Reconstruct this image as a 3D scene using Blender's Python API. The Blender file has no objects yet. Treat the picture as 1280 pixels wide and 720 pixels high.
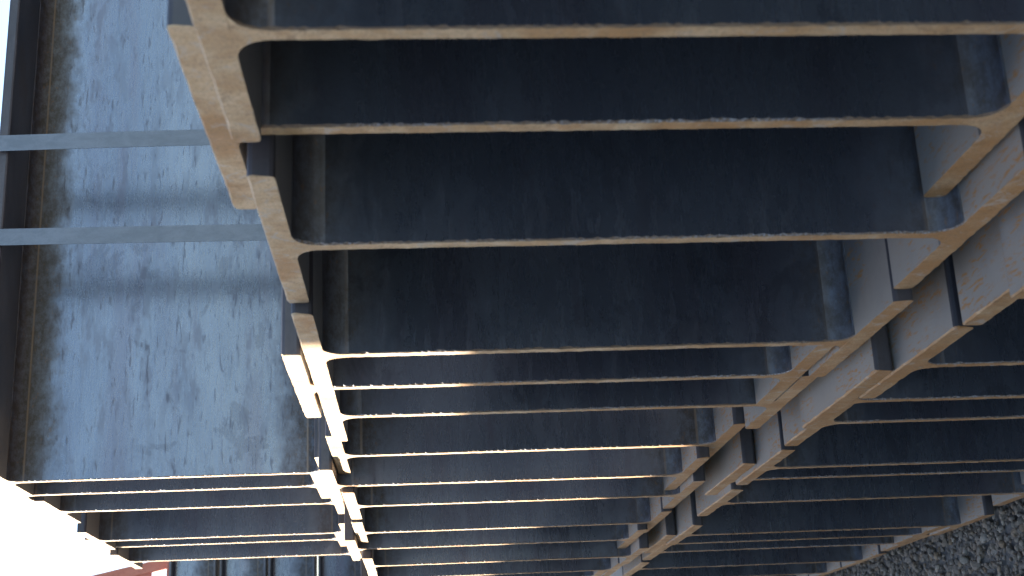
import bpy, bmesh, math, random
import numpy as np
from mathutils import Matrix, Vector

random.seed(7)
rng = np.random.default_rng(7)
sc = bpy.context.scene
col = sc.collection
GZ = 1.2                       # camera height above the yard

# ------------------------------------------------------------------ world, sun, camera
SUN_EL, SUN_AZ = math.radians(24), math.radians(-44)      # azimuth clockwise from +Y
w = bpy.data.worlds.new("World"); sc.world = w; w.use_nodes = True
nt = w.node_tree
sky = nt.nodes.new('ShaderNodeTexSky'); sky.sky_type = 'NISHITA'; sky.sun_disc = False
sky.sun_elevation = SUN_EL; sky.sun_rotation = SUN_AZ; sky.dust_density = 1.0
nt.links.new(sky.outputs[0], nt.nodes['Background'].inputs[0])
nt.nodes['Background'].inputs[1].default_value = 0.10
sd = Vector((math.sin(SUN_AZ)*math.cos(SUN_EL), math.cos(SUN_AZ)*math.cos(SUN_EL), math.sin(SUN_EL)))
ld = bpy.data.lights.new('sun', 'SUN'); ld.energy = 5.0; ld.angle = math.radians(0.53); ld.color = (1, .93, .82)
lo = bpy.data.objects.new('sun', ld); col.objects.link(lo)
lo.rotation_euler = sd.to_track_quat('Z', 'Y').to_euler(); lo.location = (-6, 6, 8)

sc.view_settings.view_transform = 'Standard'; sc.view_settings.look = 'None'
sc.view_settings.gamma = 1; sc.view_settings.use_curve_mapping = False
sc.view_settings.exposure = 2.2

cam = bpy.data.cameras.new('camera'); co = bpy.data.objects.new('camera', cam); col.objects.link(co)
R_ = ((-0.043499, -0.062381, -0.997104), (0.951585, -0.306573, -0.022333), (0.304292, 0.949801, -0.072697))
co.matrix_world = Matrix((
    (R_[0][0], R_[1][0], -R_[2][0], 0),
    (R_[0][1], R_[1][1], -R_[2][1], 0),
    (R_[0][2], R_[1][2], -R_[2][2], GZ),
    (0, 0, 0, 1)))
cam.sensor_width = 36; cam.lens = 36*1668.7357/1280
cam.clip_start = .02; cam.clip_end = 2000
cam.dof.use_dof = True; cam.dof.focus_distance = 2.0; cam.dof.aperture_fstop = 14.0
sc.camera = co
sc.cycles.max_bounces = 10; sc.cycles.diffuse_bounces = 6; sc.cycles.glossy_bounces = 6

# ------------------------------------------------------------------ materials
class N:
    def __init__(s, name):
        s.m = bpy.data.materials.new(name); s.m.use_nodes = True
        s.t = s.m.node_tree; s.b = s.t.nodes['Principled BSDF']
    def n(s, typ, **kw):
        x = s.t.nodes.new('ShaderNode'+typ)
        for k, v in kw.items(): setattr(x, k, v)
        return x
    def set(s, sock, v):
        if isinstance(v, bpy.types.NodeSocket): s.t.links.new(v, sock)
        else: sock.default_value = v
    def pos(s, scale=(1, 1, 1), src='pos'):
        if src == 'pos': o = s.n('NewGeometry').outputs['Position']
        else: o = s.n('TexCoord').outputs['Object']
        mp = s.n('Mapping'); s.t.links.new(o, mp.inputs[0]); mp.inputs['Scale'].default_value = scale
        return mp.outputs[0]
    def noise(s, vec, scale, detail=4, rough=.55, dist=0.):
        x = s.n('TexNoise'); s.t.links.new(vec, x.inputs['Vector'])
        x.inputs['Scale'].default_value = scale; x.inputs['Detail'].default_value = detail
        x.inputs['Roughness'].default_value = rough; x.inputs['Distortion'].default_value = dist
        return x.outputs[0]
    def ramp(s, f, a, b, v0=0., v1=1.):
        x = s.n('MapRange', interpolation_type='SMOOTHSTEP'); s.set(x.inputs[0], f)
        x.inputs[1].default_value = a; x.inputs[2].default_value = b
        x.inputs[3].default_value = v0; x.inputs[4].default_value = v1
        return x.outputs[0]
    def math(s, op, a, b=0.):
        x = s.n('Math', operation=op); s.set(x.inputs[0], a); s.set(x.inputs[1], b); return x.outputs[0]
    def mix(s, f, a, b):
        x = s.n('Mix', data_type='RGBA'); s.set(x.inputs[0], f); s.set(x.inputs[6], a); s.set(x.inputs[7], b)
        return x.outputs[2]
    def bump(s, h, strength, dist):
        x = s.n('Bump'); s.set(x.inputs['Height'], h); x.inputs['Strength'].default_value = strength
        x.inputs['Distance'].default_value = dist; s.t.links.new(x.outputs[0], s.b.inputs['Normal'])
    def out(s, **kw):
        for k, v in kw.items(): s.set(s.b.inputs[k.replace('_', ' ')], v)
        return s.m

def rgb(r, g, b): return (r, g, b, 1)
H, BW, TF, TW, RF = .588, .300, .020, .0135, .022

def mat_web():
    k = N('mill scale web')
    p = k.pos((.28, 1, 1)); q = k.pos((1, 1, 1)); o = k.pos((1, 1, 1), 'obj')
    big = k.noise(p, 5.5, 5, .62, .4)
    flake = k.noise(k.pos((.16, 1, 1)), 135, 7, .66, .35)
    fine = k.noise(q, 420, 3, .6)
    # distance to the nearer flange, for root fillet rust, darkened to paint in the corner shade
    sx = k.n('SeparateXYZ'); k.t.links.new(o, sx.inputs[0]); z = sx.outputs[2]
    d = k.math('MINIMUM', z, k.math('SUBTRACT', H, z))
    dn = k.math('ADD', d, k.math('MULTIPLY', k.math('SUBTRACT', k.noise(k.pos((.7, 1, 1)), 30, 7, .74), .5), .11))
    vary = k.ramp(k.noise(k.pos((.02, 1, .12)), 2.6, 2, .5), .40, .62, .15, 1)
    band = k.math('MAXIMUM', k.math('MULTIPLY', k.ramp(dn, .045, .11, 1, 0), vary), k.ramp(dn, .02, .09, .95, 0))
    c = k.mix(k.ramp(big, .40, .60), rgb(.130, .149, .190), rgb(.164, .184, .224))
    pur = k.noise(k.pos((.10, .5, 1)), 8, 6, .66, .3)
    c = k.mix(k.math('MULTIPLY', k.ramp(pur, .50, .62), .5), c, rgb(.116, .112, .145))
    scal = k.noise(k.pos((.22, 1, 1)), 42, 9, .74, .2)
    patch = k.ramp(k.noise(k.pos((.5, 1, 1)), 6, 4, .6), .42, .58)
    c = k.mix(k.math('MULTIPLY', k.math('MULTIPLY', k.ramp(scal, .57, .60), patch), .38), c, rgb(.100, .10, .126))
    c = k.mix(k.math('MULTIPLY', k.ramp(flake, .61, .64), .45), c, rgb(.075, .074, .09))
    blot = k.noise(k.pos((.8, 1, 1)), 13, 7, .68, .7)
    zone = k.ramp(k.noise(k.pos((.3, 1, .6)), 3.2, 2, .5), .46, .60)
    c = k.mix(k.math('MULTIPLY', k.math('MULTIPLY', k.ramp(blot, .54, .575), zone), .38), c, rgb(.07, .074, .095))
    rustn = k.noise(k.pos((.7, 1, 1)), 75, 7, .8)
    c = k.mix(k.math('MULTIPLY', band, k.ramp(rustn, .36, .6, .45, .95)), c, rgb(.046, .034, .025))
    speck = k.ramp(k.noise(k.pos((.5, 1, 1)), 190, 3, .6), .62, .7)
    c = k.mix(k.math('MULTIPLY', speck, k.math('ADD', k.math('MULTIPLY', band, .6), .08)), c, rgb(.15, .085, .045))
    c = k.mix(k.math('MULTIPLY', k.ramp(fine, .45, .75), .25), c, rgb(.09, .088, .10))
    line = k.math('MULTIPLY', k.ramp(d, .0405, .0425), k.ramp(d, .0435, .046, 1, 0))
    c = k.mix(k.math('MULTIPLY', line, k.math('MULTIPLY', vary, k.ramp(rustn, .3, .5, .15, .5))), c, rgb(.30, .21, .14))
    met = k.math('SUBTRACT', .74, k.math('MULTIPLY', band, .70))
    ro = k.math('ADD', k.math('ADD', k.ramp(flake, .55, .64, .27, .40), k.ramp(scal, .5, .62, 0, .07)), k.math('MULTIPLY', band, .3))
    k.bump(k.math('ADD', k.math('ADD', k.math('MULTIPLY', flake, .6), k.math('MULTIPLY', scal, .5)), k.math('MULTIPLY', fine, .3)), .2, .002)
    return k.out(Base_Color=c, Metallic=met, Roughness=ro)

def mat_flange():
    k = N('weathered flange steel')
    p = k.pos((.5, 1, 1))
    big = k.noise(p, 6, 5, .6, .5)
    streak = k.noise(k.pos((1, .2, 1)), 270, 6, .68, .6)
    where = k.noise(k.pos((1, 1, 1)), 9, 4, .6)
    fine = k.noise(k.pos((1, 1, 1)), 380, 3, .6)
    c = k.mix(k.ramp(big, .33, .66), rgb(.085, .093, .112), rgb(.165, .17, .185))
    c = k.mix(k.math('MULTIPLY', k.ramp(fine, .4, .75), .3), c, rgb(.09, .085, .08))
    film = k.ramp(k.noise(p, 14, 5, .7), .48, .68)
    c = k.mix(k.math('MULTIPLY', film, .45), c, rgb(.13, .105, .085))
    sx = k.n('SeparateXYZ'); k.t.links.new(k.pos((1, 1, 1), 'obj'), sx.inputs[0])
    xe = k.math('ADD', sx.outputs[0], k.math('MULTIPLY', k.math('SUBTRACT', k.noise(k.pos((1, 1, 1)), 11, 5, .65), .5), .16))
    c = k.mix(k.ramp(xe, .0, .17, .85, 0), c, rgb(.40, .345, .285))  # pale end dust, also painting in the skylight that falls off inward
    sn = k.n('SeparateXYZ'); k.t.links.new(k.n('NewGeometry').outputs['True Normal'], sn.inputs[0])
    up = k.ramp(sn.outputs[2], .2, .8, .06, 1)
    rust = k.math('MULTIPLY', k.math('MULTIPLY', k.ramp(streak, .535, .59), k.ramp(where, .42, .54)), up)
    c = k.mix(k.math('MULTIPLY', rust, .85), c, rgb(.46, .20, .04))
    k.bump(k.math('ADD', streak, k.math('MULTIPLY', fine, .4)), .18, .0015)
    return k.out(Base_Color=c, Metallic=.25, Roughness=k.ramp(big, .3, .7, .5, .62))

def mat_cut():
    k = N('saw cut rusty end')
    a = k.noise(k.pos((1, 1, 1)), 26, 5, .65, .6)
    saw = k.noise(k.pos((1, 7, .35)), 90, 3, .6)
    g = k.noise(k.pos((1, 1, 1)), 9, 4, .6)
    fine = k.noise(k.pos((1, 1, 1)), 500, 3, .6)
    c = k.mix(k.ramp(a, .32, .68), rgb(.50, .30, .14), rgb(.66, .475, .29))
    c = k.mix(k.math('MULTIPLY', k.ramp(g, .50, .64), .8), c, rgb(.44, .22, .075))
    sx = k.n('SeparateXYZ'); k.t.links.new(k.pos((1, 1, 1)), sx.inputs[0])
    low = k.math('MULTIPLY', k.ramp(sx.outputs[2], .70, 1.12, 1, 0), k.ramp(k.noise(k.pos((1, 1, 1)), 17, 5, .7), .3, .62, .35, 1))
    c = k.mix(k.math('MULTIPLY', low, .85), c, rgb(.40, .175, .045))
    c = k.mix(k.math('MULTIPLY', k.ramp(saw, .52, .68), .22), c, rgb(.21, .15, .105))
    c = k.mix(k.math('MULTIPLY', k.ramp(fine, .45, .7), .45), c, rgb(.17, .11, .065))
    st = k.noise(k.pos((1, 1, 1)), 48, 8, .78, .8)
    c = k.mix(k.math('MULTIPLY', k.ramp(st, .56, .66), .55), c, rgb(.24, .135, .065))
    c = k.mix(k.math('MULTIPLY', k.ramp(st, .46, .36), .6), c, rgb(.47, .43, .385))
    k.bump(k.math('ADD', k.math('MULTIPLY', saw, .6), k.math('ADD', st, k.math('MULTIPLY', fine, .6))), .45, .0015)
    return k.out(Base_Color=c, Metallic=0., Roughness=.72)

def mat_burr():
    k = N('bright burr')
    a = k.noise(k.pos((1, 1, 1)), 420, 3, .7)
    on = k.math('MULTIPLY', k.ramp(a, .42, .62), k.ramp(k.noise(k.pos((1, 1, 1)), 5, 3, .6), .44, .6))
    c = k.mix(on, rgb(.20, .13, .08), rgb(.46, .46, .48))
    k.bump(a, .6, .003)
    return k.out(Base_Color=c, Metallic=k.math('MULTIPLY', on, .8), Roughness=.42)

def mat_simple(name, a, b, scale, rough, metallic=0., stretch=(1, 1, 1), bump=.2, bd=.002):
    k = N(name); n = k.noise(k.pos(stretch), scale, 6, .65, .4)
    f = k.noise(k.pos((1, 1, 1)), scale*9, 3, .6)
    c = k.mix(k.ramp(n, .34, .66), rgb(*a), rgb(*b))
    c = k.mix(k.math('MULTIPLY', k.ramp(f, .5, .75), .3), c, rgb(*[x*.55 for x in a]))
    k.bump(k.math('ADD', n, k.math('MULTIPLY', f, .5)), bump, bd)
    return k.out(Base_Color=c, Roughness=rough, Metallic=metallic)

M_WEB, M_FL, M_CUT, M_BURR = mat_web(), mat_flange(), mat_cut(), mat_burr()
M_EDGE = mat_simple('rolled flange edge', (.050, .045, .050), (.085, .075, .080), 18, .5, .1, (.3, 1, 1), .15)  # darker than the flange: mill scale plus shade of the tips painted in
M_STRAP = mat_simple('steel strapping', (.13, .145, .165), (.165, .18, .205), 55, .45, .4, (1, 1, .5), .1)
M_RED = mat_simple('red oxide primer', (.50, .15, .09), (.60, .21, .13), 8, .6)
M_BLOCKER = mat_simple('grey blocker', (.15, .145, .135), (.21, .20, .19), 7, .85, bump=.4, bd=.006)  # only for the added shadow blocks, kept dark to cut fill light
M_WOOD = mat_simple('grey timber', (.30, .21, .13), (.32, .25, .18), 12, .8, stretch=(.1, 1, 1))

def mat_ground():
    k = N('gravel yard')
    v = k.n('TexVoronoi'); k.t.links.new(k.pos((1, 1, 1)), v.inputs['Vector']); v.inputs['Scale'].default_value = 55
    n = k.noise(k.pos((1, 1, 1)), 1.3, 5, .6)
    c = k.mix(v.outputs['Color'], rgb(.10, .095, .09), rgb(.23, .215, .195))
    c = k.mix(k.math('MULTIPLY', k.ramp(n, .45, .7), .4), c, rgb(.12, .09, .06))
    k.bump(v.outputs['Distance'], .8, .012)
    return k.out(Base_Color=c, Roughness=.9)
M_GROUND = mat_ground()

def mat_stone():
    k = N('gravel stones')
    oi = k.n('NewGeometry').outputs['Random Per Island']
    cr = k.n('ValToRGB'); k.t.links.new(oi, cr.inputs[0])
    e = cr.color_ramp.elements
    e[0].position = 0; e[0].color = rgb(.26, .22, .175)
    e[1].position = 1; e[1].color = rgb(.44, .375, .30)
    for ps, cc in ((.3, (.30, .25, .20)), (.55, (.36, .30, .24)), (.7, (.30, .21, .13)), (.85, (.38, .335, .28))):
        x = e.new(ps); x.color = rgb(*cc)
    f = k.noise(k.pos((1, 1, 1)), 240, 4, .65)
    c = k.mix(k.math('MULTIPLY', k.ramp(f, .42, .7), .45), cr.outputs[0], rgb(.11, .09, .075))
    k.bump(f, .5, .002)
    return k.out(Base_Color=c, Roughness=.85)
M_STONE = mat_stone()

# ------------------------------------------------------------------ object helpers
def thing(name, label, cat, loc=(0, 0, 0), group=None, rot=(0, 0, 0)):
    o = bpy.data.objects.new(name, None); col.objects.link(o); o.empty_display_size = .2
    o.location = loc; o.rotation_euler = rot
    tag(o, label, cat, group); return o
def tag(o, label=None, cat=None, group=None, kind=None):
    if label: o['label'] = label
    if cat: o['category'] = cat
    if group: o['group'] = group
    o['kind'] = kind or 'thing'
    return o
def link(name, me, parent=None):
    o = bpy.data.objects.new(name, me); col.objects.link(o)
    if parent: o.parent = parent
    return o
def mesh(name, V, F, mats, mi=None, smooth=None):
    me = bpy.data.meshes.new(name); me.from_pydata(V, [], F)
    for m in mats: me.materials.append(m)
    if mi: me.polygons.foreach_set('material_index', mi)
    if smooth: me.polygons.foreach_set('use_smooth', smooth)
    me.update(); return me

# an I-section piece: pairs = [(lo point, hi point)] across the section (each a (y,z)), swept along +X from a sawn end
def sweep(name, pairs, length, cham_lo, cham_hi, jit, mats, burr_lo, nrm, smooth_rows=(), edge=False, burr_hi=False):
    """pairs run along the section; nrm = unit (y,z) from lo to hi side; lo = side towards the viewer."""
    n = len(pairs); V, F, MI, SM = [], [], [], []
    j = np.convolve(rng.normal(0, jit, n+8), np.ones(3)/3, 'same')[4:4+n]
    jb = np.abs(rng.normal(0, jit*1.2, n))
    ny, nz = nrm
    rag = np.convolve(np.abs(rng.normal(0, 1, n+8)), np.array([.1,.2,.4,.2,.1]), 'same')[4:4+n]
    for i, ((y0, z0), (y1, z1)) in enumerate(pairs):          # cap, edge rows
        cl, ch = cham_lo*(.55+.9*rng.random()**2), cham_hi*(.3+.75*rag[i])
        V.append((j[i], y0+ny*cl, z0+nz*cl)); V.append((j[i], y1-ny*ch, z1-nz*ch))
        V.append((j[i]+cl+jb[i]*.4, y0, z0)); V.append((j[i]+ch+jb[i]*.4, y1, z1))
        V.append((length, y0, z0)); V.append((length, y1, z1))
    def q(a, b, c, d, m, s=False): F.append((a, b, c, d)); MI.append(m); SM.append(s)
    for i in range(n-1):
        a, b = 6*i, 6*(i+1); s = i in smooth_rows
        q(a, a+1, b+1, b, 1)
        q(a, b, b+2, a+2, 2 if burr_lo else 1)
        q(a+1, a+3, b+3, b+1, 3 if burr_hi else 1)
        e = 2 if edge and (i < 2 or i > n-4) else 0
        q(a+2, b+2, b+4, a+4, e, s)
        q(a+3, a+5, b+5, b+3, e, s)
        q(a+4, b+4, b+5, a+5, 0)
    for a, flip in ((0, 0), (6*(n-1), 1)):
        f1, f2 = (a, a+2, a+3, a+1), (a+2, a+4, a+5, a+3)
        if flip: f1, f2 = f1[::-1], f2[::-1]
        F.append(f1); MI.append(1); SM.append(False); F.append(f2); MI.append(2 if edge else 0); SM.append(False)
    me = mesh(name, V, F, mats, MI, SM)
    bm = bmesh.new(); bm.from_mesh(me); bmesh.ops.recalc_face_normals(bm, faces=bm.faces); bm.to_mesh(me); bm.free()
    return me

def web_pairs(h, tf, tw, rf, n=150):
    zs = []
    for i in range(8):
        a = math.pi/2*i/7
        zs.append((tf+rf-rf*math.cos(a), tw/2+rf-rf*math.sin(a)))
    mid = [(tf+rf+(h-2*tf-2*rf)*i/n, tw/2) for i in range(1, n)]
    full = zs+mid+[(h-z, y) for z, y in zs[::-1]]
    return [((-y, z), (y, z)) for z, y in full]
def flange_pairs(z0, bw, tf, n=36, top=False):
    ys = [(-bw/2, .004), (-bw/2+.0012, .0012), (-bw/2+.004, 0)]
    ys += [(-bw/2+.004+(bw-.008)*i/n, 0) for i in range(1, n)]
    ys += [(bw/2-.004, 0), (bw/2-.0012, .0012), (bw/2, .004)]
    return [((y, z0+e), (y, z0+tf-e)) for y, e in ys]

SM = set(range(0, 7)) | set(range(156, 164))
def beam_meshes(length):
    wm = sweep('web', web_pairs(H, TF, TW, RF), length, .0016, .0007, .00022, [M_WEB, M_CUT, M_BURR], True, (1, 0), SM)
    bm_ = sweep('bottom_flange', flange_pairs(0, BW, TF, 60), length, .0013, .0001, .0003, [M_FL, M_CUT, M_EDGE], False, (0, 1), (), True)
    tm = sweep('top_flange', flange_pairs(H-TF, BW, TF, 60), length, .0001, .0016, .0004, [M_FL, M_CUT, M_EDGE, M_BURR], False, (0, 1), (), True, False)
    return wm, bm_, tm
VAR = [beam_meshes(9.0) for _ in range(5)]

def make_beam(v):
    t = thing('steel_beam', 'x', 'steel beam')
    link('web', VAR[v][0], t); link('bottom_flange', VAR[v][1], t); link('top_flange', VAR[v][2], t)
    return t
PROTO = make_beam(0)
FIRST = [True]
def place_beam(x, y, ztop, label, group, v):
    if FIRST[0]: t = PROTO; FIRST[0] = False
    else:
        t = PROTO.copy(); col.objects.link(t)
        for i, ch in enumerate([c for c in PROTO.children]):
            c = ch.copy(); col.objects.link(c); c.parent = t
            c.data = {'web': VAR[v][0], 'bottom_flange': VAR[v][1], 'top_flange': VAR[v][2]}[c.name.split('.')[0]]
    t.location = (x, y, ztop-H+GZ)
    tag(t, label, 'steel beam', group)
    t.rotation_euler = (0, 0, random.uniform(-.0012, .0012))
    return t

# ------------------------------------------------------------------ the three tiers of stacked beams
MID = [
 (.3817, .6999, .1225, 'nearest beam in view in the middle tier, its thick web edge along the top border'),
 (.3965, .8650, .1436, 'second beam of the middle tier, thick tan flange end overlapping outside the nearest one'),
 (.3682, 1.0298, .1166, 'third beam of the middle tier, dark square flange tip, wide dark blue web'),
 (.3585, 1.3348, .1141, 'fourth beam of the middle tier, tall dark web, flange end turning tan to white'),
 (.3620, 1.4899, .1389, 'fifth beam of the middle tier, sunlit flange end standing clear left of its neighbours'),
 (.3639, 1.6510, .1151, 'sixth beam of the middle tier, web edge half sunlit above a grey brown web'),
 (.3735, 1.9627, .1268, 'seventh beam of the middle tier, first with web edge sunlit almost to its lower flange'),
 (.3565, 2.1255, .1480, 'eighth beam of the middle tier, web edge meeting the corner of the upper tier'),
 (.3479, 2.2837, .1236, 'ninth beam of the middle tier, sunlit web edge level with the upper tier ends'),
 (.3434, 2.5905, .1243, 'tenth beam of the middle tier, brown rust band at the lower end of its web'),
 (.3318, 2.7488, .1450, 'eleventh beam of the middle tier, low in the photo, web edge only half sunlit'),
 (.3145, 2.9068, .1183, 'twelfth beam of the middle tier, lowest web edge fully visible at the bottom'),
 (.318, 3.212, .120, 'thirteenth beam of the middle tier, behind the lowest visible web edge'),
 (.320, 3.370, .142, 'fourteenth beam of the middle tier, rearmost of its tier'),
 (.425, .395, .1225, 'middle tier beam just beyond the top border of the photo'),
]
for i, (x, y, z, lab) in enumerate(MID):
    place_beam(x, y, z, lab, 'steel beams nested in the middle tier', i % 5)
TOP = [
 (.4321, 2.42, .745, 'front beam of the upper tier, broad blue grey web behind two steel straps'),
 (.4349, 2.579, .766, 'second beam of the upper tier, thin sunlit web edge right below the broad blue web'),
 (.4329, 2.785, .745, 'third beam of the upper tier, its web edge ending at the small slit of sky'),
 (.4192, 3.14, .748, 'fourth beam of the upper tier, with a taller dark web above its sunlit edge'),
 (.4247, 3.30, .7695, 'fifth beam of the upper tier, web edge close beneath the fourth like a double line'),
 (.4073, 3.46, .747, 'rearmost beam of the upper tier, last web edge above the distant blue stack'),
]
for i, (x, y, z, lab) in enumerate(TOP):
    place_beam(x, y, z, lab, 'steel beams nested in the upper tier', (i+2) % 5)
LOW = [
 (.312, .885, -.494, 'lower tier beam at the right edge, only a rust streaked flange corner in view'),
 (.333, 1.037, -.516, 'lower tier beam, grey flange top between two dark seams near the right edge'),
 (.3351, 1.352, -.516, 'lower tier beam with the first web edge below the orange streaked flanges'),
 (.3357, 1.52, -.494, 'lower tier beam with an orange web edge and raised dark flange tip'),
 (.3453, 1.690, -.516, 'lower tier beam with a grey web edge just below the orange one'),
 (.3415, 2.001, -.516, 'lower tier beam with the tallest purple black web, flange ending at a dark gap'),
 (.3487, 2.145, -.494, 'lower tier beam with a short dark flange tip, under the tallest black web'),
 (.3373, 2.325, -.515, 'lower tier beam whose far flange end first shows bare gravel beside it'),
 (.3251, 2.66, -.514, 'lower tier beam with a pale blue patch on its far flange above the gravel'),
 (.3281, 2.82, -.492, 'lower tier beam whose thin web edge runs close beneath the pale blue patch'),
 (.3293, 2.98, -.514, 'lower tier beam with a pointed flange end jutting over the gravel near the bottom'),
 (.3250, 3.29, -.514, 'lower tier beam lowest in the photo, web edge along the bottom border'),
 (.326, 3.595, -.514, 'lower tier beam behind the lowest one in the photo'),
 (.330, 3.90, -.514, 'rearmost beam of the lower tier'),
]
for i, (x, y, z, lab) in enumerate(LOW):
    place_beam(x, y, z, lab, 'steel beams nested in the lower tier', (i+1) % 5)

# timber between the tiers and under the stack
def box_mesh(name, sx, sy, sz, mat, bev=.006):
    bm = bmesh.new(); bmesh.ops.create_cube(bm, size=1)
    for v in bm.verts: v.co = (v.co.x*sx, v.co.y*sy, (v.co.z+.5)*sz)
    bmesh.ops.bevel(bm, geom=bm.edges[:], offset=bev, segments=2, affect='EDGES', profile=.6)
    me = bpy.data.meshes.new(name); bm.to_mesh(me); bm.free(); me.materials.append(mat); return me
zlow = -.516-H+GZ
for x, wd in ((1.9, 'front'), (4.6, 'middle'), (8.2, 'rear')):
    o = link('timber_bearer', box_mesh('timber_bearer', .16, 2.9, zlow, M_WOOD)); o.location = (x, 2.1, 0)
    tag(o, f'{wd} grey timber bearer carrying the beam stack off the gravel', 'timber', 'timber bearers under the stack')

# ------------------------------------------------------------------ steel straps round the upper tier
def strap(xs, label, seed):
    r = random.Random(seed)
    yf, yb = 2.42-BW/2-.0025, 3.46+BW/2+.0025
    zt, zb = .7695+.0025+GZ, .745-H-.0025+GZ
    path = []
    N1 = 26
    for i in range(N1+1):                                      # front run, bowed slightly
        t = i/N1
        bow = .012*math.sin(math.pi*t)
        xx = xs[0]+(xs[1]-xs[0])*t+(xs[2])*math.sin(math.pi*t)
        path.append((xx, yf-.004-bow*.3, zt-.01+(zb-zt+.02)*t, .05*math.sin(5*t+seed)))
    for y, z in ((yf+.012, zb), (yb-.012, zb), (yb, zb+.012), (yb, zt-.012), (yb-.012, zt), (yf+.012, zt)):
        path.append((xs[1] if z < .5+GZ else xs[0], y, z, 0))
    V, F = [], []
    wd = .0155
    for i, (x, y, z, tw) in enumerate(path):
        V.append((x-wd*math.cos(tw), y-wd*math.sin(tw)*.5, z)); V.append((x+wd*math.cos(tw), y+wd*math.sin(tw)*.5, z))
    n = len(path)
    for i in range(n):
        a, b = 2*i, 2*((i+1) % n); F.append((a, b, b+1, a+1))
    me = mesh('steel_strap', V, F, [M_STRAP], smooth=[False]*len(F))
    o = link('steel_strap', me); m = o.modifiers.new('s', 'SOLIDIFY'); m.thickness = .0012; m.offset = 0
    tag(o, label, 'strap', 'steel straps round the upper tier')
strap((1.020, 1.0285, .000), 'flat blue grey steel strap across the broad web, the upper of two', 1)
strap((.8402, .8402, -.001), 'flat blue grey steel strap across the broad web, the lower of two', 2)

# ------------------------------------------------------------------ far stack and red frame behind the upper tier
def small_beam(h, bw, tf, tw, length):
    t = thing('steel_beam', 'x', 'steel beam')
    link('web', sweep('web', web_pairs(h, tf, tw, .012, 10), length, .001, .001, .0004, [M_WEB, M_CUT, M_BURR], False, (1, 0)), t)
    link('bottom_flange', sweep('bottom_flange', flange_pairs(0, bw, tf, 6), length, .001, .001, .0004, [M_FL, M_CUT], False, (0, 1)), t)
    link('top_flange', sweep('top_flange', flange_pairs(h-tf, bw, tf, 6), length, .001, .001, .0004, [M_FL, M_CUT], False, (0, 1)), t)
    return t
hb = .2
sb = small_beam(hb, .15, .011, .009, 8)
names = ['fifth', 'fourth', 'third', 'second', 'topmost']
z = 1.083+GZ-hb; k = 0
tops = []
while z > 0:
    o = sb
    if k:
        o = sb.copy(); col.objects.link(o)
        for ch in list(sb.children):
            c = ch.copy(); col.objects.link(c); c.parent = o
    o.location = (.25, 6.0+.02*(k % 2), z)
    lab = ['topmost pale blue beam in the distant stack behind the upper tier', 'second beam from the top in the distant pale blue stack',
           'third beam from the top in the distant pale blue stack', 'fourth beam from the top in the distant pale blue stack'][min(k, 3)]
    if k > 3: lab = 'beam low in the distant stack, hidden below the nearer upper tier'
    tag(o, lab, 'steel beam', 'small beams in the distant stack')
    z -= hb+.012; k += 1

def bar(name, a, b, w_, d_, parent, mat):
    a, b = Vector(a), Vector(b); v = b-a
    me = box_mesh(name, w_, d_, v.length, mat, .006)
    o = link(name, me, parent); o.location = a; o.rotation_euler = v.to_track_quat('Z', 'Y').to_euler(); return o
red = thing('red_frame', 'red oxide painted steel frame standing on the distant stack against the white sky', 'steel frame', (.655, 6.0, 1.083+GZ))
bar('brace', (.045, 0, -.0), (-.105, 0, .72), .024, .05, red, M_RED)
bar('post', (-.055, 0, -.0), (-.055, 0, .5), .045, .05, red, M_RED)
bar('foot_plate', (-.02, 0, .0), (-.02, 0, .012), .2, .14, red, M_RED)
bar('gusset', (-.02, 0, .085), (-.02, 0, .17), .05, .012, red, M_RED)

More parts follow.
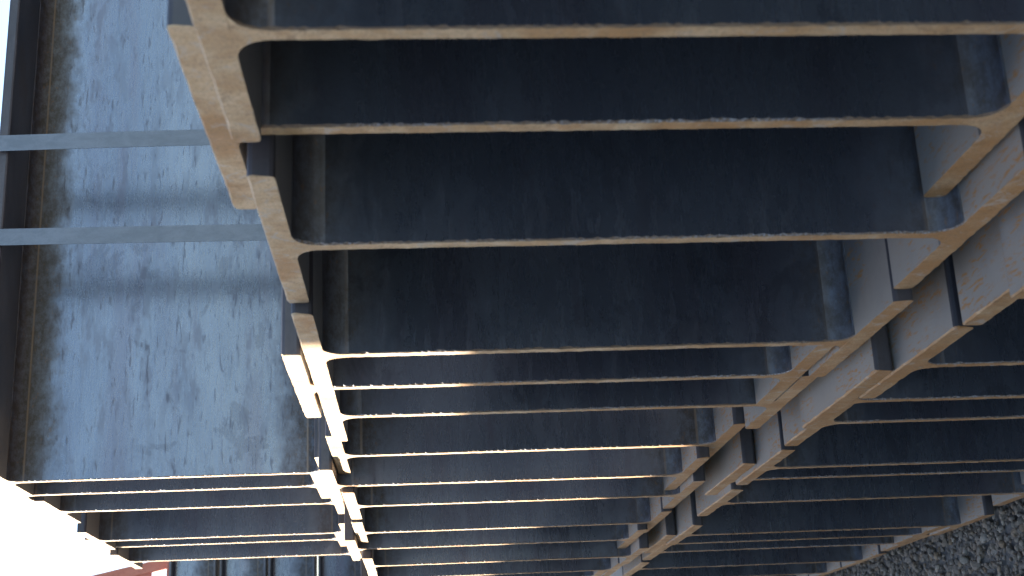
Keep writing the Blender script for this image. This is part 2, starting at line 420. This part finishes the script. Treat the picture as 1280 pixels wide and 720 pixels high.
# ------------------------------------------------------------------ unseen stepped blocks added to shape the shadow on the beam ends
AX = -1.75
lam = (AX-.36)/sd.x
def sh(y, zz): return y+lam*sd.y, zz+lam*sd.z+GZ
cols = [(-2.6, -.5, .55), (-.5, .5, .5), (.5, 1.30, .40), (1.30, 1.83, -.045), (1.83, 2.05, -.385), (2.05, 2.2, -.37), (2.2, 2.43, -.315), (2.43, 2.67, -.23), (2.67, 5.0, -.19)]
for i, (a, b, zz) in enumerate(cols):
    ya, zt = sh(a, zz); yb, _ = sh(b, zz)
    o = link('shadow_block', box_mesh('shadow_block', .5, yb-ya-.004, zt, M_BLOCKER, .012))
    o.location = (AX-.25, (ya+yb)/2, 0)
    tag(o, 'grey blocker piece added out of view, stepped to shape the shadow', 'concrete block', 'added shadow blocks across the aisle')

# ------------------------------------------------------------------ ground and gravel
me = mesh('ground', [(-400, -400, 0), (400, -400, 0), (400, 400, 0), (-400, 400, 0)], [(0, 1, 2, 3)], [M_GROUND])
tag(link('ground', me), kind='structure')

def gravel():
    bm = bmesh.new(); bmesh.ops.create_icosphere(bm, subdivisions=2, radius=1)
    bv = np.array([v.co[:] for v in bm.verts]); bf = [[v.index for v in f.verts] for f in bm.faces]; bm.free()
    shapes = []
    for s in range(24):
        d = rng.normal(size=(9, 3)); d /= np.linalg.norm(d, axis=1)[:, None]
        h = rng.uniform(.55, .95, 9)
        r = np.ones(len(bv))
        for a, c in zip(d, h):
            t = bv@a; r = np.where(t > 1e-6, np.minimum(r, c/np.maximum(t, 1e-6)), r)
        shapes.append(bv*r[:, None]*np.array([1, rng.uniform(.65, 1), rng.uniform(.5, .8)]))
    Vs, Fs = [], []; off = 0
    x0, x1, y0, y1 = -.15, .95, 2.0, 4.6
    cnt = 27000
    for i in range(cnt):
        p = shapes[i % 24]; r = rng.lognormal(math.log(.0058), .38)
        a, b = rng.uniform(0, 2*math.pi), rng.uniform(-.5, .5)
        ca, sa, cb, sb_ = math.cos(a), math.sin(a), math.cos(b), math.sin(b)
        m = np.array([[ca, -sa*cb, sa*sb_], [sa, ca*cb, -ca*sb_], [0, sb_, cb]])
        q = (p*r)@m.T+np.array([rng.uniform(x0, x1), rng.uniform(y0, y1), rng.uniform(-.002, .012)])
        Vs.append(q); Fs.append(np.array(bf)+off); off += len(bv)
    V = np.concatenate(Vs); F = np.concatenate(Fs)
    me = bpy.data.meshes.new('gravel'); me.from_pydata(V.tolist(), [], F.tolist()); me.materials.append(M_STONE)
    o = link('gravel', me); tag(o, 'loose grey brown gravel in the shade beside the lower tier', 'gravel', kind='stuff')
gravel()
